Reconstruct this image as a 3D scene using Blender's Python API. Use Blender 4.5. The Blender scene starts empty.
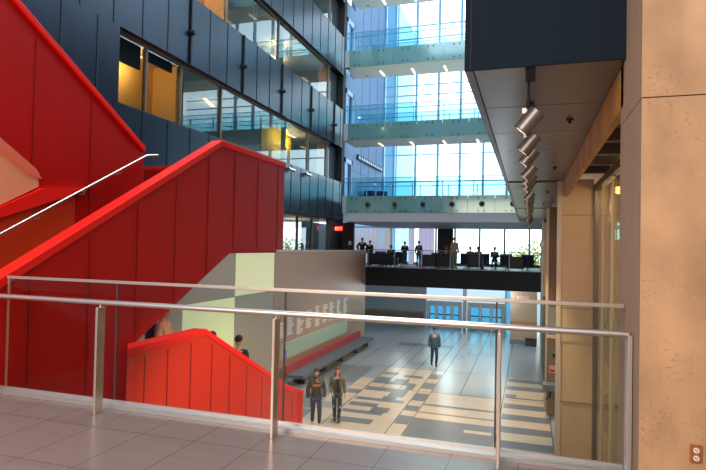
import bpy, bmesh, math, random
from mathutils import Vector, Matrix
random.seed(7)
C = bpy.context.scene.collection
sc = bpy.context.scene

# ------------------------------------------------------------------ camera
cam_d = bpy.data.cameras.new('camera'); cam = bpy.data.objects.new('camera', cam_d); C.objects.link(cam)
cam_d.sensor_fit = 'HORIZONTAL'; cam_d.sensor_width = 36; cam_d.lens = 551.8 / 706 * 36
cam_d.clip_start = .05; cam_d.clip_end = 500
cx_ = Vector((0.95228493, 0.30455466, 0.01999695)); cy_ = -Vector((0.01271247, 0.02588283, -0.99958415)); cz_ = -Vector((-0.30494559, 0.95214313, 0.02077619))
M = Matrix((cx_, cy_, cz_)).transposed().to_4x4(); M.translation = (0, 0, 1.6)
cam.matrix_world = M
sc.camera = cam
sc.view_settings.view_transform = 'Standard'; sc.view_settings.look = 'None'
sc.view_settings.exposure = 0.08; sc.view_settings.gamma = 1; sc.view_settings.use_curve_mapping = False

# ------------------------------------------------------------------ world: pale sky, glaring towards the far curtain wall
w = bpy.data.worlds.new('sky'); sc.world = w; w.use_nodes = True
nt = w.node_tree; nt.nodes.clear()
out = nt.nodes.new('ShaderNodeOutputWorld'); bg = nt.nodes.new('ShaderNodeBackground')
tc = nt.nodes.new('ShaderNodeTexCoord'); dt = nt.nodes.new('ShaderNodeVectorMath'); dt.operation = 'DOT_PRODUCT'
dt.inputs[1].default_value = (0.05, .985, .10)
rp = nt.nodes.new('ShaderNodeValToRGB')
e = rp.color_ramp.elements
e[0].position = 0.0; e[0].color = (.40, .58, .85, 1)
e[1].position = 1.0; e[1].color = (.88, .97, 1, 1)
a = e.new(.45); a.color = (.30, .58, .95, 1)
a = e.new(.80); a.color = (.74, .92, 1.0, 1)
mu = nt.nodes.new('ShaderNodeMath'); mu.operation = 'MAXIMUM'; mu.inputs[1].default_value = 0
nt.links.new(tc.outputs['Generated'], dt.inputs[0]); nt.links.new(dt.outputs['Value'], mu.inputs[0])
nt.links.new(mu.outputs[0], rp.inputs[0]); nt.links.new(rp.outputs[0], bg.inputs[0])
st = nt.nodes.new('ShaderNodeMapRange'); st.inputs['From Min'].default_value = .2; st.inputs['From Max'].default_value = 1
st.inputs['To Min'].default_value = 1.1; st.inputs['To Max'].default_value = 4.2
nt.links.new(mu.outputs[0], st.inputs['Value']); nt.links.new(st.outputs[0], bg.inputs[1])
nt.links.new(bg.outputs[0], out.inputs[0])

def lamp(kind, name, loc, target, power, color, size=1.0, size_y=None, spot=None):
    d = bpy.data.lights.new(name, kind); o = bpy.data.objects.new(name, d); C.objects.link(o)
    o.location = loc; d.energy = power; d.color = color
    if kind == 'AREA':
        d.size = size
        if size_y: d.shape = 'RECTANGLE'; d.size_y = size_y
    if kind == 'SPOT': d.spot_size = spot; d.spot_blend = .6; d.shadow_soft_size = size
    if kind == 'POINT': d.shadow_soft_size = size
    v = Vector(target) - Vector(loc)
    o.rotation_euler = v.to_track_quat('-Z', 'Y').to_euler()
    return o
# warm area light added behind the camera, and the unseen atrium skylight
lamp('AREA', 'front_fill_light', (-4.2, -5.2, 4.4), (-4.6, 14, -3.0), 1050, (1.0, .77, .57), 7, 5)
lamp('AREA', 'atrium_skylight_light', (-4.5, 17, 18.6), (-4.5, 17, 0), 3000, (.80, .90, 1.0), 8, 18)
sc.cycles.max_bounces = 7; sc.cycles.diffuse_bounces = 3; sc.cycles.glossy_bounces = 4
sc.cycles.transmission_bounces = 6; sc.cycles.transparent_max_bounces = 24
sc.cycles.sample_clamp_indirect = 4.0; sc.cycles.caustics_reflective = False; sc.cycles.caustics_refractive = False

# ------------------------------------------------------------------ materials
def lin(c): return tuple(((v/255)/12.92 if v/255 <= .04045 else ((v/255+.055)/1.055)**2.4) for v in c)
MATS = {}
def mat(name, rgb, rough=.6, metal=0, emit=0, vary=0, scale=3, bump=0, spec=.5, stretch=None, coat=0):
    if name in MATS: return MATS[name]
    m = bpy.data.materials.new(name); m.use_nodes = True; n = m.node_tree; b = n.nodes['Principled BSDF']
    c = lin(rgb); b.inputs['Base Color'].default_value = (*c, 1); b.inputs['Roughness'].default_value = rough
    b.inputs['Metallic'].default_value = metal; b.inputs['Specular IOR Level'].default_value = spec
    b.inputs['Coat Weight'].default_value = coat
    if emit: b.inputs['Emission Color'].default_value = (*c, 1); b.inputs['Emission Strength'].default_value = emit
    if vary or bump:
        t = n.nodes.new('ShaderNodeTexCoord'); mp = n.nodes.new('ShaderNodeMapping')
        if stretch: mp.inputs['Scale'].default_value = stretch
        no = n.nodes.new('ShaderNodeTexNoise'); no.inputs['Scale'].default_value = scale; no.inputs['Detail'].default_value = 6
        n.links.new(t.outputs['Object'], mp.inputs[0]); n.links.new(mp.outputs[0], no.inputs['Vector'])
        if vary:
            r = n.nodes.new('ShaderNodeValToRGB')
            r.color_ramp.elements[0].position = .3; r.color_ramp.elements[1].position = .7
            r.color_ramp.elements[0].color = (*[max(0, v*(1-vary)) for v in c], 1); r.color_ramp.elements[1].color = (*[min(1, v*(1+vary)) for v in c], 1)
            n.links.new(no.outputs['Fac'], r.inputs[0]); n.links.new(r.outputs[0], b.inputs['Base Color'])
        if bump:
            bp = n.nodes.new('ShaderNodeBump'); bp.inputs['Strength'].default_value = bump; bp.inputs['Distance'].default_value = .02
            n.links.new(no.outputs['Fac'], bp.inputs['Height']); n.links.new(bp.outputs[0], b.inputs['Normal'])
    MATS[name] = m; return m
def glass(name, tint, ior=1.5, rough=0.0, refl=(1, 1, 1)):
    if name in MATS: return MATS[name]
    m = bpy.data.materials.new(name); m.use_nodes = True; n = m.node_tree; n.nodes.clear()
    o = n.nodes.new('ShaderNodeOutputMaterial'); mx = n.nodes.new('ShaderNodeMixShader')
    tr = n.nodes.new('ShaderNodeBsdfTransparent'); tr.inputs[0].default_value = (*tint, 1)
    gl = n.nodes.new('ShaderNodeBsdfGlossy'); gl.inputs['Roughness'].default_value = rough; gl.inputs[0].default_value = (*refl, 1)
    fr = n.nodes.new('ShaderNodeFresnel'); fr.inputs['IOR'].default_value = ior
    # panes are thin boxes: the outer face mirrors, the inner face lets light out
    gm = n.nodes.new('ShaderNodeNewGeometry'); iv = n.nodes.new('ShaderNodeMath'); iv.operation = 'SUBTRACT'; iv.inputs[0].default_value = 1
    ml = n.nodes.new('ShaderNodeMath'); ml.operation = 'MULTIPLY'
    n.links.new(gm.outputs['Backfacing'], iv.inputs[1]); n.links.new(iv.outputs[0], ml.inputs[0]); n.links.new(fr.outputs[0], ml.inputs[1])
    n.links.new(ml.outputs[0], mx.inputs[0]); n.links.new(tr.outputs[0], mx.inputs[1]); n.links.new(gl.outputs[0], mx.inputs[2])
    n.links.new(mx.outputs[0], o.inputs[0]); MATS[name] = m; return m
def wavy(name, rgb1, rgb2, rough, axis, scale, dist=1.5):
    if name in MATS: return MATS[name]
    m = mat(name, rgb1, rough); n = m.node_tree; b = n.nodes['Principled BSDF']
    t = n.nodes.new('ShaderNodeTexCoord'); wv = n.nodes.new('ShaderNodeTexWave'); wv.bands_direction = axis
    wv.inputs['Scale'].default_value = scale; wv.inputs['Distortion'].default_value = dist; wv.inputs['Detail'].default_value = 3
    r = n.nodes.new('ShaderNodeValToRGB'); r.color_ramp.elements[0].color = (*lin(rgb1), 1); r.color_ramp.elements[1].color = (*lin(rgb2), 1)
    n.links.new(t.outputs['Object'], wv.inputs[0]); n.links.new(wv.outputs['Fac'], r.inputs[0]); n.links.new(r.outputs[0], b.inputs['Base Color'])
    return m

RED = mat('red_paint', (190, 10, 1), .45, spec=.22, vary=.06, scale=.8)
REDJ = mat('red_joint', (90, 8, 6), .6)
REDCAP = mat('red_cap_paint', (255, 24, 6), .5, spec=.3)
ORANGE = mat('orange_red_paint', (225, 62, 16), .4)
PEACH = mat('peach_sunlit_panel', (255, 158, 112), .5)
NAVY = mat('navy_metal_panel', (36, 46, 64), .30, metal=.55, vary=.12, scale=.6)
NAVYD = mat('navy_matt_panel', (26, 37, 47), .8, spec=.1)
BLACK = mat('black_void', (10, 11, 16), .7)
JOINT = mat('dark_joint', (12, 14, 20), .7)
CONC = mat('tan_concrete', (198, 158, 118), .8, vary=.24, scale=3.0, bump=.3, stretch=(1, 1, .6))
def pitted(m):
    n = m.node_tree; b = n.nodes['Principled BSDF']; t = n.nodes['Texture Coordinate']; old = b.inputs['Base Color'].links[0].from_socket
    no = n.nodes.new('ShaderNodeTexNoise'); no.inputs['Scale'].default_value = 42; no.inputs['Detail'].default_value = 4; no.inputs['Roughness'].default_value = .7
    n2 = n.nodes.new('ShaderNodeTexNoise'); n2.inputs['Scale'].default_value = 3.2; n2.inputs['Detail'].default_value = 3
    r1 = n.nodes.new('ShaderNodeValToRGB'); r1.color_ramp.elements[0].position = .56; r1.color_ramp.elements[1].position = .66
    r2 = n.nodes.new('ShaderNodeValToRGB'); r2.color_ramp.elements[0].position = .50; r2.color_ramp.elements[1].position = .68
    mu_ = n.nodes.new('ShaderNodeMath'); mu_.operation = 'MULTIPLY'; m2 = n.nodes.new('ShaderNodeMath'); m2.operation = 'MULTIPLY'; m2.inputs[1].default_value = .75
    mx = n.nodes.new('ShaderNodeMix'); mx.data_type = 'RGBA'; mx.inputs[7].default_value = (*lin((138, 100, 74)), 1)
    n.links.new(t.outputs['Object'], no.inputs['Vector']); n.links.new(t.outputs['Object'], n2.inputs['Vector'])
    n.links.new(no.outputs['Fac'], r1.inputs[0]); n.links.new(n2.outputs['Fac'], r2.inputs[0])
    n.links.new(r1.outputs[0], mu_.inputs[0]); n.links.new(r2.outputs[0], mu_.inputs[1]); n.links.new(mu_.outputs[0], m2.inputs[0])
    n.links.new(m2.outputs[0], mx.inputs[0]); n.links.new(old, mx.inputs[6]); n.links.new(mx.outputs[2], b.inputs['Base Color'])
pitted(CONC)
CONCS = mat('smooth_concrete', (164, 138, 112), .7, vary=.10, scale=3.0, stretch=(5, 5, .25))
PIER = mat('tan_pier_cladding', (196, 164, 124), .6, vary=.06, scale=1.2)
STEEL = mat('brushed_steel', (224, 208, 194), .30, metal=.9)
ALU = mat('satin_aluminium', (196, 190, 186), .35, metal=.6)
SOFFIT = mat('grey_metal_soffit', (108, 98, 92), .28, metal=.6, vary=.05)
BEIGE = mat('beige_ceiling', (215, 205, 188), .8)
TEAL = mat('teal_back_painted_glass', (92, 136, 134), .12, metal=.15, coat=.3)
CYANM = mat('pale_blue_mullion', (170, 228, 245), .4)
GREYM = mat('grey_frame', (150, 158, 166), .4, metal=.3)
WOOD = wavy('striped_wood_cladding', (176, 136, 108), (204, 162, 132), .5, 'Z', 5.5, .6)
WOODF = wavy('honey_wood_fascia', (172, 120, 48), (192, 140, 62), .5, 'Y', .35, 3)
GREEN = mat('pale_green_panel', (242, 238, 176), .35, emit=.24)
GREYG = mat('grey_beige_panel', (184, 164, 140), .4)
MINT = wavy('mint_display_strip', (160, 185, 160), (190, 205, 180), .4, 'Y', 2.5, 1)
WHITE = mat('white_lettering', (240, 235, 225), .6, emit=.25)
GREY = mat('grey_upholstery', (92, 94, 98), .7)
CUSH = mat('dull_red_upholstery', (170, 44, 50), .7)
WHITEP = mat('white_paint', (225, 228, 232), .7)
BLUEW = mat('blue_grey_wall', (120, 146, 182), .6, vary=.04)
GOLD = mat('golden_panel', (236, 204, 140), .4, metal=.2, vary=.06, scale=1.5, stretch=(1, 8, .2))
GOLDD = mat('brown_plate', (122, 98, 70), .45)
GOLDL = mat('pale_gold_strip', (225, 200, 145), .4)
MINTP = mat('pale_mint_plate', (190, 215, 190), .4)
G_RAIL = glass('guard_glass', (.90, .955, .945), 1.28)
G_BR = glass('bridge_guard_glass', (.72, .90, .93), 1.45)
G_CW = glass('curtain_wall_glass', (.90, .97, 1.0), 1.45)
G_WIN = glass('dark_office_glass', (.62, .66, .66), 1.85, refl=(.9, .97, 1))
G_SIDE = glass('warm_side_glass', (.86, .84, .76), 1.5)
G_CYAN = glass('cyan_glass', (.35, .78, .95), 1.45)

# ------------------------------------------------------------------ mesh helpers
def link(name, me, m, parent=None, loc=None):
    o = bpy.data.objects.new(name, me); C.objects.link(o)
    for k in (m if isinstance(m, (list, tuple)) else [m]): me.materials.append(k)
    if parent is not None: o.parent = parent
    if loc is not None: o.location = loc
    return o
class MB:
    def __init__(s): s.b = bmesh.new(); s.mi = 0
    def box(s, x0, x1, y0, y1, z0, z1, mi=None):
        v = [s.b.verts.new(p) for p in ((x0,y0,z0),(x1,y0,z0),(x1,y1,z0),(x0,y1,z0),(x0,y0,z1),(x1,y0,z1),(x1,y1,z1),(x0,y1,z1))]
        for f in ((0,3,2,1),(4,5,6,7),(0,1,5,4),(1,2,6,5),(2,3,7,6),(3,0,4,7)):
            q = s.b.faces.new([v[i] for i in f]); q.material_index = s.mi if mi is None else mi
        return s
    def prism(s, pts, axis, a, b, mi=None):
        """polygon pts extruded along axis from a to b. axis x: pts=(y,z); y: (x,z); z: (x,y)"""
        def P(p, t): return (t, p[0], p[1]) if axis == 'x' else (p[0], t, p[1]) if axis == 'y' else (p[0], p[1], t)
        A = [s.b.verts.new(P(p, a)) for p in pts]; B = [s.b.verts.new(P(p, b)) for p in pts]
        n = len(pts); k = s.mi if mi is None else mi
        fs = [s.b.faces.new(A), s.b.faces.new(B[::-1])] + [s.b.faces.new((A[i], A[(i+1) % n], B[(i+1) % n], B[i])) for i in range(n)]
        for f in fs: f.material_index = k
        return s
    def tube(s, pts, r, n=12, cap=True, mi=None):
        pts = [Vector(p) for p in pts]; rings = []
        for i, p in enumerate(pts):
            d = (pts[min(i+1, len(pts)-1)] - pts[max(i-1, 0)]).normalized()
            u = d.cross(Vector((0, 0, 1)));  u = Vector((1, 0, 0)) if u.length < 1e-3 else u.normalized(); v = d.cross(u)
            rr = r[i] if isinstance(r, (list, tuple)) else r
            rings.append([s.b.verts.new(p + u*math.cos(2*math.pi*k/n)*rr + v*math.sin(2*math.pi*k/n)*rr) for k in range(n)])
        k_ = s.mi if mi is None else mi
        for A, B in zip(rings, rings[1:]):
            for k in range(n):
                f = s.b.faces.new((A[k], A[(k+1) % n], B[(k+1) % n], B[k])); f.smooth = True; f.material_index = k_
        if cap:
            for R_ in (rings[0][::-1], rings[-1]):
                f = s.b.faces.new(R_); f.material_index = k_
                for e_ in f.edges: e_.smooth = False
        return s
    def ball(s, c, r, mi=None, seg=12, rot=None):
        r = (r, r, r) if not isinstance(r, (list, tuple)) else r
        before = set(s.b.verts)
        bmesh.ops.create_uvsphere(s.b, u_segments=seg, v_segments=max(6, seg*2//3), radius=1)
        nv = [v for v in s.b.verts if v not in before]
        for v in nv:
            q = Vector((v.co.x*r[0], v.co.y*r[1], v.co.z*r[2]))
            if rot: q = rot @ q
            v.co = q + Vector(c)
        fs = {f for v in nv for f in v.link_faces}
        for f in fs: f.smooth = True; f.material_index = s.mi if mi is None else mi
        return s
    def done(s, name, m, parent=None, loc=None, bevel=0):
        bmesh.ops.recalc_face_normals(s.b, faces=s.b.faces)
        me = bpy.data.meshes.new(name); s.b.to_mesh(me); s.b.free()
        o = link(name, me, m, parent, loc)
        if bevel:
            md = o.modifiers.new('edges', 'BEVEL'); md.width = bevel; md.segments = 2; md.limit_method = 'ANGLE'
        return o
def struct(o, label=None):
    o['kind'] = 'structure'
    if label: o['label'] = label
    return o
def thing(name, label, cat, loc=(0, 0, 0), rz=0, group=None):
    o = bpy.data.objects.new(name, None); C.objects.link(o); o.location = loc; o.rotation_euler = (0, 0, rz); o.empty_display_size = .2
    return tag(o, label, cat, group)
def tag(o, label, cat, group=None):
    o['label'] = label; o['category'] = cat
    if group: o['group'] = group
    return o
def copy_tree(o, parent=None):
    c = o.copy(); C.objects.link(c)
    if parent is not None: c.parent = parent
    for ch in [k for k in bpy.data.objects if k.parent == o]: copy_tree(ch, c)
    return c
def box(name, m, *a, parent=None, bevel=0): return MB().box(*a).done(name, m, parent, bevel=bevel)

ZL = -3.85     # lower hall floor
YC = 38.0      # far curtain wall
XL = -10.0     # dark clad side wall

# ================================================================== STRUCTURE
# upper floor (the walkway the camera stands on)
def floor_mat():
    m = mat('walkway_tile', (136, 114, 104), .24, vary=.05, scale=2.5, stretch=(.5, 3, 1)); n = m.node_tree; b = n.nodes['Principled BSDF']
    t = n.nodes.new('ShaderNodeTexCoord'); mp = n.nodes.new('ShaderNodeMapping'); mp.inputs['Location'].default_value = (.06, -.15, 0)
    br = n.nodes.new('ShaderNodeTexBrick'); br.offset = 0; br.inputs['Scale'].default_value = 1; br.inputs['Mortar Size'].default_value = .004
    br.inputs['Brick Width'].default_value = .5; br.inputs['Row Height'].default_value = .75
    old = b.inputs['Base Color'].links[0].from_socket
    mx = n.nodes.new('ShaderNodeMix'); mx.data_type = 'RGBA'
    n.links.new(t.outputs['Object'], mp.inputs[0]); n.links.new(mp.outputs[0], br.inputs['Vector'])
    n.links.new(br.outputs['Fac'], mx.inputs[0]); n.links.new(old, mx.inputs[6]); mx.inputs[7].default_value = (*lin((88, 76, 72)), 1)
    n.links.new(mx.outputs[2], b.inputs['Base Color'])
    return m
struct(MB().box(-5.38, 3.0, -5.5, 4.52, -.4, 0).done('floor', floor_mat()), 'grey tiled walkway floor behind the glass railing')
struct(MB().box(-5.38, 3.0, 4.52, 4.56, -.55, -.005).done('trim_1', NAVYD))

# lower hall floor with inlaid bands
LG = mat('hall_floor_grey', (158, 158, 160), .30, vary=.05, scale=1.0)
LD = mat('hall_floor_dark', (120, 118, 120), .30, vary=.05)
LC = mat('hall_floor_cream', (212, 184, 156), .30, vary=.05)
LJ = mat('hall_floor_joint', (50, 50, 54), .6)
fb = MB(); fb.box(-16, 9, 4.6, 40, ZL-.3, ZL, 0)
Z1 = ZL + .003; Z2 = ZL + .006
def inlay(x0, x1, y0, y1, mi, z=Z1, skew=0):
    fb.b.faces.new([fb.b.verts.new(p) for p in ((x0, y0, z), (x1, y0+skew, z), (x1, y1+skew, z), (x0, y1, z))]).material_index = mi
inlay(-8.5, -6.05, 13, 26, 0)
inlay(-8.5, -6.62, 21.1, 24.3, 1, Z2); inlay(-7.6, -6.77, 13, 17.2, 1, Z2); inlay(-7.8, -7.0, 17.4, 19.8, 1, Z2)
inlay(-6.75, -6.02, 13, 17.6, 2, Z2); inlay(-6.9, -6.02, 18.3, 19.7, 2, Z2); inlay(-6.6, -6.02, 20.3, 22.2, 2, Z2)
inlay(-5.98, .68, 12, 24.6, 2)
# dark strokes of the floor lettering, read down the hall
for (x0, x1, y0, y1) in [(-6.5,-6.0,19.7,20.3), (-5.95,-4.3,20.35,20.85), (-4.9,-4.3,19.75,20.4), (-5.9,-4.15,19.0,19.35), (-5.0,-4.5,19.3,19.75),
    (-5.9,-4.9,18.2,18.65), (-5.9,-4.5,17.4,17.75), (-5.0,-4.4,17.7,18.3), (-5.9,-4.6,16.4,16.9), (-5.95,-4.2,21.5,21.95), (-5.95,-5.4,21.9,22.6),
    (-5.2,-4.6,21.9,22.5), (-5.0,-4.2,22.9,23.3), (-5.95,-5.3,23.1,23.6), (-4.5,-4.2,20.9,21.5), (-6.0,-5.2,15.2,15.7), (-5.9,-4.4,14.3,14.8)]:
    inlay(x0, x1, y0, y1, 1, Z2)
for k, (y0, y1) in enumerate([(16.8,17.7), (18.25,18.9), (19.55,20.6), (21.3,22.3), (23.0,23.9)]): inlay(-3.95, -3.5, y0, y1, 1, Z2)
for (y0, y1, mi) in [(12, 17.62, 1), (19.1, 19.32, 1), (18.2, 18.32, 1), (20.9, 24.6, 0)]: inlay(-3.45, -.9, y0, y1, mi, Z2, -.05)
inlay(-1.8, -1.0, 16.7, 16.95, 2, Z2+.003)
for k in range(9):
    inlay(-.8, .68, 13.2+k*1.32, 13.2+k*1.32+.62, 1, Z2)
inlay(-.4, .55, 21.3, 22.4, 2, Z2+.002)
inlay(-3.0, -1.55, 29.0, 34.0, 1, Z2); inlay(-7.0, -4.0, 30.3, 31.3, 1, Z2)
for x in (-7.6, -6.0, -3.97, -3.47, -.85, .7): inlay(x-.012, x+.012, 12, 37.9, 3, Z2+.004)
for x in (-5.4, -4.7, -2.4): inlay(x-.012, x+.012, 20.9, 37.9, 3, Z2+.004)
for y in (20.88, 24.6, 28.4, 32.2): inlay(-8.4, .7, y-.012, y+.012, 3, Z2+.004)
struct(fb.done('floor', [LG, LD, LC, LJ]), 'glossy lower hall floor with cream and grey inlaid bands')

# --- dark clad side wall (wall_left) in storey bands
def band(z0, z1, y0, y1, seams, label):
    m = MB().box(XL-.28, XL, y0, y1, z0, z1, 0)
    for y in seams: m.box(XL-.01, XL+.012, y-.02, y+.02, z0, z1, 1)
    return struct(m.done('wall_left', [NAVY, JOINT]), label)
def sm(y0, y1, p=1.085): 
    r = []; y = y0
    while y < y1: r.append(y); y += p
    return r
band(3.07, 5.14, 7.0, 28.9, sm(8.05, 28.8), 'lowest band of dark blue metal cladding')
band(5.14, 7.09, 7.0, 11.44, [8.52, 9.6, 10.69], 'dark cladding beside the amber office window')
band(7.09, 9.2, 7.0, 28.9, sm(7.95, 28.8), 'middle band of dark blue metal cladding')
band(9.2, 11.15, 7.0, 11.44, [8.52, 9.6, 10.69], 'dark cladding above the red stair')
band(11.15, 13.25, 7.0, 28.9, sm(7.95, 28.8), 'upper band of dark blue metal cladding')
band(13.25, 15.2, 7.0, 20.0, sm(7.95, 19.9), 'top storey cladding')
band(15.2, 17.3, 7.0, 28.9, sm(7.95, 28.8), 'topmost band of dark blue metal cladding')
# thick dark joints with a round knob half way up
for i, (y, nm) in enumerate(zip((14.45, 17.72, 21.02, 24.27, 27.52), ('nearest the red stair', 'second along from the red stair', 'in the middle of the row', 'second from the glass bridges', 'nearest the glass bridges'))):
    t = thing('wall_rod', 'black rod with round knob on dark cladding, ' + nm, 'rod', (XL+.03, y, 7.1), group='black rods on the cladding')
    MB().box(-.015, .03, -.035, .035, 0, 2.1).done('rod', BLACK, t)
    MB().tube([(0, 0, .95), (.14, 0, .95)], [.09, .07]).done('knob', BLACK, t)
# office windows between the bands: frame, mullions, pane
def strip_window(n, z0, z1, y0, y1, mull, xg=XL-.22):
    r = struct(MB().box(xg-.05, xg+.05, y0, y1, z1-.09, z1).box(xg-.05, xg+.05, y0, y1, z0, z0+.07).done('window_%d' % n, mat('bronze_frame', (110, 94, 74), .5)))
    for y in mull: MB().box(xg-.06, xg+.06, y-.03, y+.03, z0+.07, z1-.09).done('mullion', MATS['bronze_frame'], r)
    MB().box(xg-.008, xg+.008, y0, y1, z0+.07, z1-.09).done('pane', G_WIN, r)
    MB().box(XL-.20, XL-.12, y0, y1, z1-.03, z1-.01).done('head_strip', mat('brown_soffit', (96, 74, 56), .6), r)
strip_window(1, 5.14, 7.09, 11.44, 27.4, [11.5, 12.7, 14.3, 16.6, 24.4, 26.9])
strip_window(2, 9.2, 11.15, 11.44, 27.4, [13.0, 16.8, 21.0, 27.0])
strip_window(3, 13.25, 15.2, 20.0, 27.4, [22.0, 24.5, 27.0])
strip_window(4, -.02, 3.07, 17.0, 26.4, [19.2, 21.6, 23.6, 25.4], XL-.3)
# wide tan posts in the office glazing
for z0, ys in ((5.14, (21.75,)), (9.2, (18.9, 21.3))):
    for y in ys: struct(MB().box(XL-.34, XL-.28, y, y+.38, z0, z0+1.95).done('trim_2', mat('tan_post', (150, 132, 104), .6)))
# floors / ceilings of the offices behind
for z in (-.32, 2.95, 7.0, 11.05, 15.1):
    zt = z + .3 if z > 0 else z + .3
    struct(MB().box(-19, XL-.3, 6, 29.2, z, z+.10).done('ceiling', BEIGE))
    if z > 0: struct(MB().box(-19, XL-.3, 6, 29.2, z+.2, z+2.15-.0 if False else z+.3).done('floor', mat('office_floor', (110, 104, 98), .6)))
struct(MB().box(-19.2, -19, 6, 29.2, 3.2, 17).done('wall_left', mat('office_far_wall', (120, 128, 134), .7)), 'far wall of the offices')
AMB = mat('amber_wall', (255, 205, 125), .7); ORG = mat('orange_wall', (255, 190, 100), .7); YEL = mat('yellow_wall', (225, 190, 20), .6)
GRW = mat('grey_office_wall', (95, 108, 112), .7)
struct(MB().box(-11.3, -11.2, 9.0, 14.3, 5.3, 7.0).box(-11.2, XL-.35, 14.3, 14.4, 5.3, 7.0).done('wall_left', AMB), 'amber lit office wall')
struct(MB().box(-11.3, -11.2, 12.0, 17.0, 9.4, 11.05).box(-11.2, -10.4, 17.0, 17.1, 9.4, 11.05).done('wall_left', ORG), 'orange office wall')
struct(MB().box(-11.5, -11.4, 22.0, 25.2, 5.3, 7.0).done('wall_left', YEL), 'yellow office wall')
struct(MB().box(-13.2, -13.1, 14.4, 18.4, 5.3, 7.0).box(-14.3, -14.2, 17.1, 27.4, 9.3, 11.05).done('wall_left', GRW), 'grey office wall')
# hanging dark bulkheads in the amber room
struct(MB().box(XL-.36, XL-.3, 11.55, 12.6, 6.35, 6.98).box(XL-.36, XL-.3, 12.75, 14.0, 6.7, 6.98).done('trim_3', mat('dark_blind', (62, 52, 44), .7)))
# orange doorway posts and dark core at the far end
struct(MB().box(-13, XL-.3, 27.5, 29.0, 3.07, 17.2).box(XL-.3, XL-.02, 27.4, 29.3, -.3, 3.06).box(XL-.3, XL+.0, 28.9, 29.35, -.3, 17.2).done('wall_left', BLACK), 'black core wall at the end of the cladding')
struct(MB().box(XL-.9, XL-.3, 27.42, 27.5, 5.35, 7.0).box(XL-.9, XL-.3, 27.42, 27.5, 9.4, 11.05).done('trim_4', ORG))

# office ceiling lamps
EM = mat('warm_lamp_strip', (255, 205, 120), .5, emit=5)
def ceiling_strip(x, y, z, rz, label, col=(1, .72, .38), power=60, L=1.2, group='office ceiling lamps'):
    t = thing('ceiling_lamp', label, 'lamp', (x, y, z), rz, group)
    MB().box(-.09, .09, -L/2-.03, L/2+.03, -.03, 0).done('housing', WHITEP, t)
    MB().box(-.07, .07, -L/2, L/2, -.04, -.028).done('diffuser', EM, t)
    if power:
        l = lamp('POINT', 'ceiling_lamp_light', (0, 0, -.42), (0, 0, -1), power, col, .12); l.parent = t
ceiling_strip(-10.8, 12.7, 7.0, 0, 'warm lamp strip in the amber office', (1, .66, .27), 60)
ceiling_strip(-10.9, 23.4, 7.0, .3, 'lamp strip before the yellow office wall', (1, .85, .5), 30)
ceiling_strip(-11.7, 18.2, 7.0, .3, 'lamp strip in the dim office beside the amber one', (1, .85, .6), 14)
ceiling_strip(-10.8, 15.6, 11.05, 0, 'warm lamp strip in the orange office', (1, .66, .28), 90)
ceiling_strip(-11.4, 23.4, 11.05, 0, 'lamp strip in the beige ceiling of the upper office', (1, .8, .5), 70)
ceiling_strip(-12.4, 25.2, 11.05, 0, 'second lamp strip deeper in the upper office ceiling', (1, .8, .5), 60)
ceiling_strip(-11.6, 26.0, 3.0, 0, 'lamp strip behind the ground floor side windows', (1, .85, .6), 60)
ceiling_strip(-11.2, 24.6, 7.0, 0, 'lamp strip near the black core wall', (1, .85, .6), 35)
# windows that light the offices from behind (blue sky seen through)
struct(MB().box(-12.48, -12.36, 25.5, 27.3, 5.5, 6.9).done('window_5', G_CYAN))

# --- blue side wall beyond the cladding with bridge doorways
bw = MB()
bw.box(-10.3, XL, 30.9, YC, 3.0, 20, 0)
for z0 in (4.2, 8.13, 12.2, 16.2): bw.box(-10.3, XL, 29.35, 30.9, z0+2.45, z0+4.05-.75, 0)
for y in (32.5, 34.2, 36.0): bw.box(XL, XL+.012, y-.015, y+.015, 4, 20, 1)
for z in (6.1, 10.1, 14.2): bw.box(XL, XL+.012, 30.9, YC, z-.012, z+.012, 1)
struct(bw.done('wall_left', [BLUEW, mat('blue_joint', (84, 108, 146), .6)]), 'blue grey wall between bridges and curtain wall')
LBF = mat('pale_blue_door_frame', (170, 205, 240), .4)
for i, z0 in enumerate((4.2, 8.13, 12.2)):
    d = struct(MB().box(XL-.1, XL+.05, 29.37, 29.5, z0, z0+2.4).box(XL-.1, XL+.05, 30.55, 30.68, z0, z0+2.4).box(XL-.1, XL+.05, 29.37, 30.68, z0+2.15, z0+2.4).done('door_%d' % (i+1), LBF))
    MB().box(XL-.9, XL-.8, 29.37, 30.7, z0, z0+2.2).done('door_leaf', mat('dark_door', (30, 26, 34), .5), d)
# little lamps along the blue wall of the first bridge level
t = thing('wall_light_strip', 'black strip of small lamps on the blue wall', 'lamp', (XL+.03, 34.5, 7.0))
MB().box(0, .06, -2.85, 2.85, -.16, .16).done('backing', BLACK, t)
for k in range(11): MB().box(.05, .08, -2.7+k*.52, -2.4+k*.52, -.07, .09).done('lens', mat('lamp_lens', (235, 235, 240), .4), t)

# --- far curtain wall
r = struct(MB().box(XL, 6, YC-.12, YC+.12, 3.0, 3.25).box(XL, 6, YC-.12, YC+.12, 4.15, 4.32).done('window_6', CYANM))
mx = [-9.98, -9.22, -7.68, -6.12, -4.6, -3.05, -1.5, .05, 1.6, 3.1]
for x in mx: MB().box(x-.075, x+.075, YC-.16, YC+.1, 3.2, 20).done('mullion', CYANM, r)
for z in (8.1, 12.3, 13.0, 16.3, 17.2): MB().box(XL, 6, YC-.06, YC+.04, z-.035, z+.035).done('transom', CYANM, r)
MB().box(XL, 6, YC-.012, YC+.012, 3.2, 20).done('pane', G_CW, r)
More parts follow.
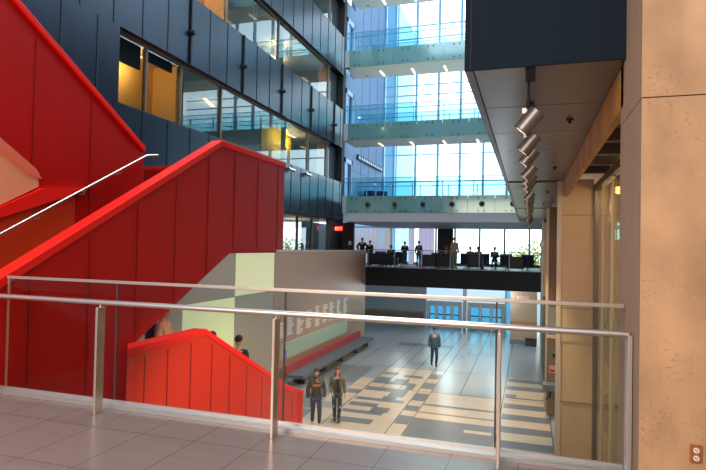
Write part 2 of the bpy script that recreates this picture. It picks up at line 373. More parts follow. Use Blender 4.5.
# lounge level glazing
TANF = mat('tan_window_frame', (170, 150, 120), .5)
r = struct(MB().box(-12.3, 1.2, YC-.1, YC+.1, .42, .62).box(-12.3, 1.2, YC-.1, YC+.1, 2.95, 3.05).done('window_7', TANF))
for x in (-9.3, -7.72, -6.15, -4.85, -3.2, -1.58, -.02): MB().box(x-.06, x+.06, YC-.12, YC+.08, .62, 2.95).done('mullion', TANF, r)
MB().box(-12.3, 1.2, YC-.012, YC+.012, .6, 3.0).done('pane', G_CW, r)
struct(MB().box(-6.0, -4.95, YC-.35, YC-.13, .42, 3.0).done('wall_back', mat('dark_brown_panel', (62, 54, 58), .6)), 'dark panel between the lounge windows')
struct(MB().box(.72, .98, YC-.6, YC+.1, -3.85, 3.0).box(.98, 1.6, 30, YC, .42, 3.0).done('wall_right', BLACK))
# hall level back wall with doors
bk = MB()
bk.box(-16, -6.75, YC-.15, YC+.15, ZL, -.75, 0).box(-16, -6.9, YC-.18, YC-.15, -3.3, -2.75, 1)
struct(bk.done('wall_back', [mat('grey_back_wall', (140, 146, 150), .6), mat('brown_stripe', (100, 78, 64), .6)]), 'grey wall under the lounge with a brown band')
DF = mat('door_frame_grey', (176, 184, 188), .4, metal=.2)
for i, (x0, x1) in enumerate(((-6.7, -4.3), (-3.95, -1.5))):
    d = struct(MB().box(x0, x1, YC-.08, YC+.08, -2.2, -2.0).box(x0, x0+.14, YC-.08, YC+.08, ZL, -2.2).box(x1-.14, x1, YC-.08, YC+.08, ZL, -2.2).done('door_%d' % (i+4), DF))
    n = 4 if i == 0 else 3; ww = (x1-x0-.28)/n
    for k in range(n):
        a0 = x0+.14+k*ww
        lf = MB().box(a0+.01, a0+.11, YC-.05, YC+.02, ZL, -2.2).box(a0+ww-.11, a0+ww-.01, YC-.05, YC+.02, ZL, -2.2).box(a0+.1, a0+ww-.1, YC-.05, YC+.02, ZL, ZL+.35).box(a0+.1, a0+ww-.1, YC-.05, YC+.02, -2.35, -2.2).done('door_leaf', DF, d)
        MB().box(a0+.1, a0+ww-.1, YC-.03, YC-.01, ZL+.35, -2.35).done('pane', G_CYAN, lf)
        MB().box(a0+.08, a0+ww-.08, YC-.12, YC-.06, -2.95, -2.88).done('push_bar', BLACK, lf)
struct(MB().box(-6.7, -1.05, YC-.1, YC+.1, -.8, -.65).box(-4.25, -4.0, YC-.1, YC+.1, ZL, -.7).box(-1.5, -1.4, YC-.1, YC+.1, ZL, -.7).done('window_8', DF))
struct(MB().box(-1.4, -1.0, YC-.05, YC, ZL, -.7).done('window_9', G_CYAN))
# tan wall block under the right end of the lounge
struct(MB().box(-1.02, .46, 33.6, YC, ZL, -.7, 0).box(-1.02, .46, 33.57, 33.6, -2.9, -2.55, 1).box(-1.02, .46, 33.4, 33.6, ZL, ZL+.28, 2).done('wall_back', [mat('tan_hall_wall', (214, 176, 140), .6), mat('orange_tan_band', (206, 140, 86), .6), mat('grey_ledge', (150, 150, 152), .6)]), 'tan wall with white lettering near the glass doors')
t = thing('wall_lettering', 'small white lettering on the tan wall under the lounge', 'sign', (-.65, 33.55, -1.25))
lx = 0
for ch, wd in (('g', .12), ('i', .05), ('p', .12), ('c', .10), ('c', .1)):
    m = MB()
    if ch in 'it': m.box(lx, lx+.03, -.02, 0, 0, .2)
    else: m.box(lx, lx+wd, -.02, 0, .12, .15).box(lx, lx+wd, -.02, 0, 0, .03).box(lx, lx+.03, -.02, 0, 0 if ch != 'p' else -.08, .15)
    if ch == 'g': m.box(lx+wd-.03, lx+wd, -.02, 0, -.08, .15)
    m.done('glyph', WHITE, t); lx += wd+.04
t = thing('display_box', 'small dark box standing on the grey ledge by the tan wall', 'box', (.25, 33.2, ZL))
MB().box(-.4, .2, -.25, .2, .0, .35).done('body', mat('brown_box', (80, 64, 54), .6), t, bevel=.01); MB().box(-.42, .22, -.27, .22, .35, .39).done('lid', BLACK, t)

# --- lounge slab / beam
struct(MB().box(-9.25, .66, 31.5, YC, -.67, .40, 0).box(-9.25, .66, 31.48, 31.6, .40, .44, 1).done('floor', [BLACK, GREYM]), 'black edge beam and floor of the lounge balcony')
struct(MB().box(-9.2, .6, 31.8, YC-.1, .40, .425).done('floor', mat('lounge_carpet', (110, 118, 132), .5)))
# slab over the lounge (first bridge level)
struct(MB().box(-9.55, 3.0, 28.0, YC-.1, 2.93, 3.38).box(-9.55, 3, 28.12, YC-.1, 3.38, 4.15).done('ceiling', mat('grey_slab_edge', (150, 156, 160), .6)), 'grey slab over the lounge')
# --- glass bridges
def bridge(z, label, i):
    b = thing('glass_bridge', label, 'bridge', (-4, 28, z), group='glass sided bridges across the atrium')
    x0, x1 = -5.6, 5.0
    depth = 2.1
    if i: MB().box(x0, x1, .06, depth, .0, .74).done('deck', mat('cream_bridge_underside', (250, 240, 220), .7), b)
    L = x1-x0; n = 8
    pn = MB()
    for k in range(n): pn.box(x0+k*L/n+.006, x0+(k+1)*L/n-.006, 0, .05, .0 if i else .02, .90)
    fx = pn; fx.mi = 1
    for k in range(n):
        for dz in (.12, .76):
            for dx in (-.14, .14): fx.tube([(x0+(k+.5)*L/n+dx, -.03, dz), (x0+(k+.5)*L/n+dx, .01, dz)], .035, 8)
    fx.done('fascia', [TEAL, BLACK], b)
    MB().box(x0, x0+.22, -.02, .25, 0, .9).done('end_plate', mat('grey_end_plate', (150, 160, 164), .5), b)
    for yy in (0.02, depth):
        MB().box(x0, x1, yy-.008, yy+.008, .90, 1.86).done('guard_pane', G_BR, b)
        MB().tube([(x0, yy, 1.87), (x1, yy, 1.87)], .022, 8).done('top_rail', mat('blue_steel_rail', (120, 172, 196), .4, metal=.2), b)
        MB().tube([(x0, yy+.12, 1.66), (x1, yy+.12, 1.66)], .022, 8).done('handrail', MATS['blue_steel_rail'], b)
        for k in range(7):
            xx = x0+.7+k*1.55
            MB().box(xx-.02, xx+.02, yy+.02, yy+.09, .8, 1.7).done('post', MATS['blue_steel_rail'], b)
    if i:
        for k in range(5):
            xx = x0+1.15+k*1.1 if i != 9 else 0
        for k in range(4):
            xx = x0+1.7+k*1.75
            s = MB().box(xx-.05, xx+.05, .95, 1.85, -.02, .0).done('strip_light', mat('strip_glow', (255, 225, 190), .5, emit=2.2), b)
        for k in range(7):
            xx = x0+.7+k*1.4
            MB().tube([(xx, 1.7, -.015), (xx, 1.7, .01)], .06, 10).done('downlight', WHITEP if k % 2 else BLACK, b)
    return b
bridge(3.38, 'lowest glass sided bridge, with round black nozzles along its edge', 0)
bridge(7.27, 'middle glass sided bridge, between the lowest bridge and the highest whole one', 1)
bridge(11.23, 'upper glass sided bridge seen whole, two above the lounge', 2)
bridge(15.27, 'topmost bridge, only its beige underside in view', 3)
for k, x in enumerate((-8.17, -6.7, -5.23, -3.76, -2.28, -.8)):
    nm = ('nearest the dark cladding', 'second from the dark cladding', 'third from the dark cladding', 'fourth from the dark cladding', 'second from the overhanging soffit', 'beside the overhanging soffit')[k]
    t = thing('air_nozzle', 'round black air nozzle on the lowest bridge, ' + nm, 'nozzle', (x, 27.93, 3.84), group='air nozzles on the lowest bridge')
    MB().tube([(0, .0, 0), (0, -.05, 0)], [.14, .13], 16).done('ring', mat('dark_grey_ring', (70, 78, 84), .5), t)
    MB().ball((0, -.04, 0), (.10, .09, .10)).done('nozzle_ball', BLACK, t)

# --- bulkhead block over the right side, soffit panels
struct(MB().box(-.53, .69, 4.6, 28.2, 3.14, 12, 0).box(.69, 6, 4.85, 28.2, 3.35, 12, 0).box(-.53, .69, 4.575, 4.6, 3.065, 12, 0).box(-.485, -.475, 4.570, 4.62, 3.065, 12, 1).done('wall_right', [NAVYD, JOINT]), 'navy bulkhead above the soffit')
sp = MB(); ys = [4.6, 5.88, 7.2, 8.5, 9.8, 11.1, 12.25]
for s0 in (0, 7.9, 15.8):
    for a_, b_ in zip(ys, ys[1:]):
        a2, b2 = a_+s0, b_+s0
        if s0: a2 = a_+s0+.12*(a_ == 4.6)
        sp.box(-.455, .675, a2+.008, b2-.008, 3.07, 3.115, 0)
sp.box(-.46, .69, 12.25, 12.64, 3.10, 3.13, 1).box(-.46, .69, 20.15, 20.54, 3.10, 3.13, 1)
sp.box(-.53, -.465, 4.6, 28.1, 3.065, 3.13, 2)
struct(sp.done('ceiling', [SOFFIT, BLACK, mat('soffit_edge', (104, 104, 106), .4)]), 'grey metal soffit panels with dark joints')
for y, nm in ((6.57, 'nearest the bulkhead face'), (10.3, 'before the first dark gap'), (14.58, 'after the first dark gap'), (18.32, 'before the second dark gap')):
    t = thing('sprinkler_head', 'small black sprinkler in the soffit, ' + nm, 'sprinkler', (.41, y, 3.07), group='sprinklers in the soffit')
    MB().tube([(0, 0, 0), (0, 0, -.012)], .04, 12).done('rose', BLACK, t); MB().tube([(0, 0, -.01), (0, 0, -.045)], [.012, .02], 8).done('nozzle', BLACK, t)
# honey wood fascia at the right of the soffit and the room ceiling beyond
struct(MB().box(.68, .74, 4.7, 12.4, 2.74, 3.12).done('trim_5', WOODF), 'honey coloured fascia beside the soffit')
struct(MB().box(.74, 4.5, 4.7, 28, 3.3, 3.36).done('ceiling', BEIGE))
for y in (6.6, 7.5, 8.5, 9.5, 10.5): struct(MB().box(.74, 4.0, y-.06, y+.06, 2.97, 3.3).done('ceiling', mat('brown_beam', (88, 72, 62), .6)))
struct(MB().box(1.25, 1.37, 5.0, 12.4, 2.85, 2.97).done('trim_6', MATS['brown_beam']))

# --- concrete column beside the railing
col = MB()
col.box(.68, 2.2, 3.95, 4.82, -4.5, 2.595, 0).box(.68, 2.2, 3.955, 4.82, 2.605, 9, 0).box(.69, 2.2, 3.97, 4.8, 2.59, 2.61, 1)
o = col.done('wall_right', [CONC, mat('column_joint', (120, 92, 72), .8), CONCS])
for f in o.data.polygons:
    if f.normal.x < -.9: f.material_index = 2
struct(o, 'tan concrete column at the end of the railing')
t = thing('power_outlet', 'duplex power outlet with steel plate low on the concrete column', 'outlet', (1.0, 3.95, .355))
MB().box(-.034, .034, -.012, 0, -.057, .057).done('plate', mat('outlet_plate', (190, 120, 80), .4, metal=.5), t, bevel=.003)
for dz in (.024, -.024):
    k = MB().tube([(0, -.010, dz), (0, -.018, dz)], .017, 16).done('receptacle', mat('outlet_white', (245, 235, 215), .5), t)
    MB().box(-.007, -.004, -.020, -.017, dz-.002, dz+.008).box(.004, .007, -.020, -.017, dz-.002, dz+.008).tube([(0, -.017, dz-.008), (0, -.020, dz-.008)], .003, 8).done('slot', BLACK, k)

# --- piers along the right edge of the hall
def pier(y, label, upper, lower, zsplit=-.3, tr=True):
    m = MB().box(.64, 1.26, y, y+.8, zsplit, 3.1, 0).box(.66, 1.26, y+.01, y+.8, ZL, zsplit, 1)
    for z in (2.35, -1.55, -2.7, .4): m.box(.63, 1.27, y-.002, y+.01, z-.006, z+.006, 3)
    if tr: m.box(.55, .64, y-.02, y+.06, ZL, 3.07, 2)
    struct(m.done('wall_right', [upper, lower, mat('pier_corner_trim', (196, 178, 152), .4), mat('pier_joint', (110, 84, 60), .7)]), label)
pier(12.4, 'tan clad pier nearest the concrete column', PIER, PIER)
pier(20.2, 'second pier along the hall', mat('brown_pier_cladding', (104, 84, 66), .6), mat('grey_pier_base', (142, 142, 140), .6))
pier(28.0, 'third pier along the hall', PIER, mat('orange_tan_pier', (214, 160, 108), .6), .4)
struct(MB().box(.66, .9, 21.0, 24.0, ZL, 3.1).box(.62, .8, 24.4, 28, ZL, -.6).done('wall_right', MATS['brown_pier_cladding']))
# brown low part of the second pier bay with alarm box, notice and shelf
struct(MB().box(.6, 1.2, 19.5, 20.15, ZL, -1.3).done('wall_right', mat('tan_brown_bay', (150, 124, 100), .6)), 'brown pier base beside the wall shelf')
t = thing('alarm_box', 'grey call box on the brown pier base above the pink notice', 'box', (.85, 19.48, -1.98))
MB().box(-.1, .1, -.06, 0, 0, .2).done('body', mat('grey_green_box', (104, 112, 100), .5), t, bevel=.01); MB().box(-.07, .07, -.07, -.055, .08, .16).done('display', BLACK, t)
t = thing('notice', 'pink and red notice on the brown pier base', 'sign', (.79, 19.48, -2.45))
MB().box(-.12, .12, -.02, 0, 0, .26).done('sheet', mat('pink_paper', (232, 168, 160), .7), t); MB().box(-.09, .06, -.025, -.018, .05, .11).done('red_mark', mat('red_ink', (180, 30, 40), .6), t)
t = thing('wall_shelf', 'grey shelf with folding brackets on the brown pier base', 'shelf', (.75, 19.3, -2.98))
MB().box(-.28, .25, -.2, .2, 0, .22).done('shelf_board', mat('grey_shelf', (120, 124, 130), .5), t, bevel=.01)
for sx in (-.05, .2): MB().tube([(sx, -.1, 0), (sx, .18, -.3)], .015, 8).tube([(sx, .16, -.02), (sx, .16, -.3)], .015, 8).tube([(sx-.12, -.08, -.3), (sx+.06, .1, -.02)], .012, 8).done('bracket', BLACK, t)

# --- glazed screen at the right with golden wall behind
r = struct(MB().box(1.27, 1.35, 4.9, 12.4, ZL, ZL+.1).box(1.26, 1.36, 12.25, 12.4, ZL, 2.9).done('window_10', mat('grey_bronze_frame', (118, 104, 92), .4, metal=.3)))
for y in (11.2, 10.0, 8.8): MB().box(1.28, 1.34, y-.02, y+.02, ZL+.1, 2.85).done('mullion', mat('pale_gold_frame', (206, 186, 150), .4), r)
MB().box(1.30, 1.312, 4.9, 12.3, ZL+.1, 2.85).done('pane', G_SIDE, r)
gw = MB().box(1.8, 2.0, 4.9, 22, ZL, 1.87, 0).box(1.8, 2.0, 4.9, 22, 2.3, 3.3, 0).box(1.8, 2.0, 4.9, 12.3, 1.87, 2.3, 0).box(1.8, 2.0, 15.0, 22, 1.87, 2.3, 0)
yy = 8.0; k = 0
while yy < 21:
    gw.box(1.78, 1.8, yy, yy+.05, ZL, 3.2, 1); yy += .55 + .3*((k*7) % 3)/3; k += 1
struct(gw.done('wall_right', [GOLD, GOLDL]), 'golden wall with thin vertical strips behind the glass')
struct(MB().box(1.84, 1.86, 12.3, 15.0, 1.87, 2.3).done('window_11', glass('pale_mint_glass', (.55, .9, .85), 1.45)))  # pale opening added in place of the curtain wall's bluish reflection
struct(MB().box(1.78, 1.8, 13.0, 14.6, .55, 1.25).done('window_12', mat('pale_mint_panel', (206, 220, 196), .3)))  # pale panel painting a second patch of that reflection
for y0, y1, z0, z1, c, nm in [(13.33, 14.5, -1.04, -0.37, 0, 'long one just below the handrail'), (12.83, 14.78, -1.77, -1.56, 1, 'wide one above the longest brown plate'), (13.39, 14.56, -2.6, -1.84, 0, 'longest one near the floor'), (15.81, 16.98, -2.66, -1.66, 0, 'long one beside the pier'), (12.71, 13.29, -1.37, -1.18, 2, 'small one below the handrail'), (13.94, 14.55, -0.25, -0.04, 2, 'between the two rails, nearer the pier'), (12.65, 13.38, -0.1, 0.11, 2, 'between the two rails, nearer the concrete column'), (12.95, 13.47, 0.1, 0.28, 2, 'topmost of the three between the rails'), (15.98, 17.02, -0.33, -0.07, 0, 'small one beside the pier, between the rails')]:
    t = thing('wall_plate', 'thin ' + ('brown', 'golden', 'pale mint')[c] + ' plate on the golden wall, ' + nm, 'plate', (1.755, (y0+y1)/2, z0), group='plates on the golden wall')
    hw = (y1-y0)/2
    MB().box(-.02, .02, -hw, hw, 0, z1-z0).done('plate_face', (GOLDD, GOLDL, MINTP)[c], t)
    for dz in (.08, z1-z0-.08): MB().ball((-.022, 0, dz), .028, seg=8).done('fixing', BLACK, t)
struct(MB().box(2.9, 3.1, -5.5, 4, 0, 3.3).done('wall_right', CONC))
struct(MB().box(-20, 3.1, -5.7, -5.5, -4, 2.0).box(-20, 3.1, -5.7, -5.5, 7, 12).done('wall_front', mat('front_wall', (120, 110, 104), .8)), 'wall behind the viewer, below and above its opening')

# ================================================================== GLASS RAILING
rail = thing('glass_railing', 'glass railing with steel posts and handrail at the walkway edge', 'railing', (0, 4.5, 0))
J = [-5.28, -3.87, -2.06, -.24, .675]
for a_, b_ in zip(J, J[1:]): MB().box(a_+.006, b_-.006, -.006, .006, .03, 1.19).done('pane', G_RAIL, rail)
for x in J[:-1]: MB().box(x-.007, x+.007, -.009, .009, .03, 1.19).done('joint', STEEL if x < -5 else mat('dark_gasket', (74, 62, 56), .5), rail)
MB().box(-5.30, .67, -.014, .014, 1.185, 1.215).done('top_cap', STEEL, rail, bevel=.004)
MB().box(-5.33, .67, -.13, .02, 0, .03).box(-5.33, .67, -.03, -.012, .03, .05).done('base_channel', ALU, rail)
MB().tube([(-5.38, -.28, 1.03), (.66, -.28, 1.03)], .024, 16).done('handrail', STEEL, rail)
for x in (-3.82, -2.01, -.2):
    p = MB().box(x-.012, x+.012, -.33, -.23, 0, .985).done('post', STEEL, rail, bevel=.003)
    MB().tube([(x, -.28, .98), (x, -.28, 1.01)], .012, 8).done('saddle', STEEL, p)
MB().box(.645, .675, -.34, -.23, 0, 1.03).done('post', ALU, rail, bevel=.003)

# ================================================================== RED STAIRCASE
st = thing('red_staircase', 'tall red panelled staircase with sloping sides climbing beside the dark wall', 'staircase', (0, 0, 0))
XO, XI = -5.40, -5.56      # outer side wall of the lower flight
upper = [(3.2, ZL), (6.5, ZL), (6.5, .07), (9.36, 1.49), (11.6, 1.49), (11.6, 3.42), (8.86, 3.42), (3.2, .42)]
def edges_at(poly, y):
    zs = []
    for (a0, b0), (a1, b1) in zip(poly, poly[1:]+poly[:1]):
        if (a0-y)*(a1-y) < 0: zs.append(b0+(b1-b0)*(y-a0)/(a1-a0))
    return min(zs), max(zs)
def side(poly, x0, x1, seams, name, parent, mm=RED):
    m = MB().prism(poly, 'x', x0, x1, 0)
    xo = max(x0, x1)
    for y in seams:
        a_, b_ = edges_at(poly, y)
        m.box(xo-.01, xo+.003, y-.008, y+.008, a_+.02, b_-.10, 1)
        m.box(xo-.01, xo+.009, y+.008, y+.026, a_+.02, b_-.10, 0)
    return m.done(name, [mm, REDJ], parent)
side(upper, XI, XO, [4.86, 5.74, 6.64, 7.53, 8.45, 9.35, 10.30, 11.25], 'outer_side', st)
def cap(line, x0, x1, h, name, mm=REDCAP):
    pts = [(y, z+h) for y, z in line] + [(y, z-.05) for y, z in line[::-1]]
    return MB().prism(pts, 'x', x0, x1).done(name, mm, st, bevel=.006)
cap([(3.2, .44), (8.86, 3.44), (11.62, 3.44)], -5.60, -5.38, .06, 'outer_side_cap')
# end wall of the half landing
MB().box(-9.2, XI, 11.5, 11.62, 1.49, 3.42).done('landing_end_wall', RED, st)
MB().box(-9.2, -5.4, 11.46, 11.66, 3.40, 3.48).done('landing_end_cap', REDCAP, st)
# flights
stp = MB()
for k in range(13): stp.box(-7.2, XI, 4.3+k*.345, 4.3+(k+1)*.345, .177*k-.08, .177*(k+1))
stp.done('lower_steps', mat('dark_tread', (70, 20, 16), .6), st)
MB().prism([(6.5, .0), (9.36, 1.42), (11.6, 1.42), (11.6, 2.3), (8.85, 2.3), (4.3, .0)], 'x', -9.2, XI).done('flight_underside', RED, st)
# divider carrying the upper flight
div = [(2.5, .2), (11.5, 2.3), (8.98, 3.40), (2.5, 7.15)]
div = [(3.0, 0), (8.98, 2.3), (8.98, 3.40), (3.0, 6.86)]
side(div, -7.36, -7.2, [4.3, 5.4, 6.45, 7.6], 'divider_side', st)
cap([(3.0, 6.88), (8.98, 3.42)], -7.40, -7.16, .05, 'divider_cap')
MB().prism([(3.0, 4.65), (6.0, 2.88), (6.55, 2.55), (6.56, 2.42), (5.95, 2.10), (3.0, .7)], 'x', -7.21, -7.17).done('lit_soffit_panel', PEACH, st)  # sunlit area of the stair, its warm light put into the peach colour
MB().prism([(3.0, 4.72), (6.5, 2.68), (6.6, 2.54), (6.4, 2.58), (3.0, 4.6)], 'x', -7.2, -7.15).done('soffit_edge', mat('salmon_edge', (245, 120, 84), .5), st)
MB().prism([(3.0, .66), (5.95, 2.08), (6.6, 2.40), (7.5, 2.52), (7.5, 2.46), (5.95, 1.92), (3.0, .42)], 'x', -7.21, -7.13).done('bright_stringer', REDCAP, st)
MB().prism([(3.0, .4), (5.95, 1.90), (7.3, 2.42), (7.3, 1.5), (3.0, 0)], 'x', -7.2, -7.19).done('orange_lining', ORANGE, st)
up = MB()
for k in range(20): up.box(-9.2, -7.36, 8.98-(k+1)*.33, 8.98-k*.33, 2.3+.177*k-.2, 2.3+.177*(k+1))
up.done('upper_steps', MATS['dark_tread'], st)
hr = MB().tube([(-7.05, 3.2, .28), (-7.05, 8.87, 3.27), (-7.05, 9.2, 3.33)], .022, 12).done('handrail', mat('handrail_steel', (220, 205, 190), .25, metal=.8), st)
for y, z in ((4.2, .80), (5.35, 1.42), (6.5, 2.0), (7.36, 2.45), (8.21, 2.9)): MB().tube([(-7.05, y, z+.02), (-7.07, y, z-.07), (-7.19, y, z-.08)], .010, 8).done('bracket', MATS['handrail_steel'], hr)

# lower red balustrade and its flight
lb = thing('red_balustrade', 'lower red stair balustrade sloping down to the hall floor', 'balustrade', (0, 0, 0))
lowp = [(6.5, ZL), (12.38, ZL), (12.38, -1.97), (11.62, -1.70), (8.07, .10), (6.5, .10)]
m = MB().prism(lowp, 'x', -5.32, -5.15, 0).prism([(-5.15, 6.2), (-5.15, 6.5), (-5.4, 6.5)], 'z', ZL, .10, 0)
for y in (6.56, 7.08, 7.68, 8.30, 8.90, 9.55, 10.2, 10.9, 11.75):
    a_, b_ = edges_at(lowp, y); m.box(-5.16, -5.147, y-.008, y+.008, a_+.02, b_-.10, 1); m.box(-5.16, -5.141, y+.008, y+.026, a_+.02, b_-.10, 0)
m.done('side_panel', [mat('lit_red_paint', (212, 46, 20), .5, spec=.3), REDJ], lb)  # lighter than the stair red: light falling from the front put into colour
MB().prism([(6.5, .17), (8.09, .17), (11.64, -1.63), (12.40, -1.90), (12.40, -1.97), (11.62, -1.72), (8.07, .08), (6.5, .08)], 'x', -5.38, -5.13).prism([(-5.13, 6.19), (-5.13, 6.5), (-5.4, 6.5)], 'z', .08, .17).done('cap', REDCAP, lb, bevel=.006)
s2 = MB()
for k in range(18):
    y0 = 7.6+k*.345; s2.box(-9.1, -5.38, y0, y0+.36, ZL, -.75-.172*(k+1))
s2.box(-9.1, -5.58, 4.7, 7.62, -1.0, -.75)
s2.done('steps', mat('grey_tread', (130, 126, 122), .6), lb)

# ================================================================== HALL PARTITION WITH TEXT
XW = -9.25
pw = MB()
pw.box(XW-.22, XW, 19.15, 31.48, ZL, 1.34, 0)
struct(MB().box(XW-.23, XW+.012, 10.5, 31.49, 1.34, 1.40).done('trim_7', mat('partition_cap', (206, 190, 172), .5)))
struct(pw.done('wall_left', [WOOD]), 'striped wood wall with white lettering')
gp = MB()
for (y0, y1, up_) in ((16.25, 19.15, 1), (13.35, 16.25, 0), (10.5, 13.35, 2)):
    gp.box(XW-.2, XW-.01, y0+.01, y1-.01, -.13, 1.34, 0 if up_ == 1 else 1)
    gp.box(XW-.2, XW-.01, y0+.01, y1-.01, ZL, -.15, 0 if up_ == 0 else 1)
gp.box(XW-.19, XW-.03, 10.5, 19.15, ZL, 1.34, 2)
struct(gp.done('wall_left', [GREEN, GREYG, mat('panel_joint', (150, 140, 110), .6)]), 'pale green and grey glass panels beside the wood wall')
t = thing('donor_lettering', 'columns of small white lettering on the wood wall', 'lettering', (XW, 0, 0))
cols = [(19.94, -1.47, -2.06), (20.79, -1.29, -2.07), (21.73, -1.40, -2.12), (22.72, -1.27, -2.05), (23.81, -1.19, -2.05), (24.79, -1.20, -2.04), (25.7, -1.16, -2.02), (26.75, -1.15, -1.99), (27.8, -1.15, -1.95)]
for y, za, zb in cols:
    m = MB(); z = za
    while z > zb:
        yy = y - .32; end = y - .32 + random.uniform(.35, .62)
        while yy < end:
            wd = random.uniform(.05, .13); m.box(0, .012, yy, yy+wd, z-.028, z); yy += wd + .03
        z -= .078
    m.done('text_column', WHITE, t)
t = thing('display_strip', 'long pale green display strip below the wall lettering', 'display', (XW, 0, 0))
MB().box(0, .05, 19.9, 28.0, -2.95, -2.30).done('panel', MINT, t)
MB().box(.05, .06, 20.0, 20.3, -2.92, -2.62).done('purple_logo', mat('purple_ink', (110, 50, 190), .5, emit=.2), t)
MB().box(.055, .065, 20.05, 20.25, -2.74, -2.72).box(.055, .065, 20.05, 20.25, -2.82, -2.80).done('logo_lines', WHITE, t)
# bench with red back
bn = thing('wall_bench', 'long grey bench with dull red back along the wood wall', 'bench', (0, 0, 0))
MB().box(-8.85, -8.15, 19.6, 29.5, ZL+.33, ZL+.47).done('seat', GREY, bn, bevel=.02)
MB().box(-8.98, -8.82, 19.6, 29.3, ZL+.40, ZL+.78).done('backrest', CUSH, bn, bevel=.02)
for y in (20.2, 22.5, 24.8, 27.1, 29.0): MB().box(-8.8, -8.35, y, y+.12, ZL, ZL+.34).done('leg', BLACK, bn)

# ================================================================== LOUNGE RAILING + FURNITURE
lr = thing('lounge_railing', 'steel and glass railing along the black lounge beam', 'railing', (0, 31.62, .44))
MB().tube([(-9.2, 0, 1.0), (.6, 0, 1.0)], .025, 10).done('top_rail', GREYM, lr)
MB().tube([(-9.2, 0, .86), (.6, 0, .86)], .012, 8).done('mid_rail', GREYM, lr)
for k in range(7): 
    x = -9.15+k*1.62; MB().box(x-.02, x+.02, -.03, .03, 0, 1.0).done('post', GREYM, lr)
    if k < 6: MB().box(x+.04, x+1.58, -.006, .006, .05, .84).done('pane', G_RAIL, lr)
DKB = mat('dark_leather', (34, 32, 40), .5); NVB = mat('navy_fabric', (38, 56, 96), .7); PRB = mat('purple_fabric', (76, 74, 120), .7)
ch0 = thing('lounge_armchair', 'dark armchair behind the lounge railing, nearest the wood wall', 'armchair', (-8.9, 32.1, .42), group='dark armchairs behind the lounge railing')
MB().box(-.42, .42, -.12, .02, .12, .80).done('backrest', DKB, ch0, bevel=.03)
MB().box(-.36, .36, 0, .62, .2, .42).done('seat', DKB, ch0, bevel=.03)
for sx in (-1, 1): MB().box(sx*.39-.05, sx*.39+.05, 0, .62, .12, .6).done('armrest', DKB, ch0, bevel=.02)
for sx in (-1, 1):
    for sy in (.0, .56): MB().box(sx*.36-.02, sx*.36+.02, sy-.02, sy+.02, 0, .13).done('leg', BLACK, ch0)
for x, nm in ((-7.95, 'second from the wood wall'), (-5.6, 'beside the person in teal'), (-4.70, 'by the standing man in beige'), (-2.95, 'before the brightest window'), (-.75, 'nearest the pier')):
    c = copy_tree(ch0); c.location.x = x; c['label'] = 'dark armchair behind the lounge railing, ' + nm
tb = thing('tub_chair', 'blue tub chair farther back in the lounge, nearest the wood wall', 'armchair', (-8.9, 33.6, .42), group='blue tub chairs in the lounge')
m = MB()
arc = [(math.cos(a_)*.36, -math.sin(a_)*.36) for a_ in [math.pi*k/10 for k in range(11)]]
arc2 = [(p[0]*.78, p[1]*.78) for p in arc[::-1]]
m.prism(arc+arc2, 'z', .25, .92).done('backrest', NVB, tb, bevel=.02)
MB().tube([(0, 0, .25), (0, 0, .45)], .3, 16).done('seat', NVB, tb); MB().tube([(0, 0, 0), (0, 0, .26)], .04, 8).done('leg', GREYM, tb)
MB().tube([(0, 0, 0), (0, 0, .02)], .22, 14).done('foot_plate', GREYM, tb)
for x, nm in ((-7.6, 'second from the wood wall'), (-5.35, 'before the dark panel'), (-3.6, 'right of the man in beige'), (-2.6, 'before the second bright window'), (-1.3, 'between the bright windows'), (-.1, 'near the yellow tree')):
    c = copy_tree(tb); c.location.x = x; c['label'] = 'blue tub chair farther back in the lounge, ' + nm
tab = thing('side_table', 'low pale table on the lounge floor between the right armchairs', 'table', (-1.9, 32.6, .42))
MB().tube([(0, 0, .42), (0, 0, .45)], .4, 20).done('table_top', WHITEP, tab); MB().tube([(0, 0, 0), (0, 0, .42)], .03, 8).done('leg', GREYM, tab)

# sheer curtains at the left lounge windows
def curtain(x0, x1, label, col):
    m = MB(); n = int((x1-x0)/.06); prev = None
    for k in range(n+1):
        x = x0+(x1-x0)*k/n; y = YC-.35+.05*math.sin(k*1.3); cur = (m.b.verts.new((x, y, .45)), m.b.verts.new((x, y, 2.92)))
        if prev: f = m.b.faces.new((prev[0], cur[0], cur[1], prev[1])); f.smooth = True
        prev = cur
    o = m.done('curtain', col, thing_c := None); 
    md = o.modifiers.new('thick', 'SOLIDIFY'); md.thickness = .01
    return tag(o, label, 'curtain', 'sheer curtains in the lounge')
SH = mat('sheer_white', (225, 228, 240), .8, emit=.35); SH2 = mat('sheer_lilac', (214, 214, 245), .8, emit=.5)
curtain(-12.0, -10.0, 'white sheer curtain at the far corner beside the black wall', SH)
curtain(-9.9, -9.3, 'narrow white curtain beside the first lounge window', SH)
curtain(-8.0, -7.65, 'lilac curtain gathered between two lounge windows', SH2)
curtain(-7.3, -6.2, 'wide lilac curtain beside the dark panel', SH2)

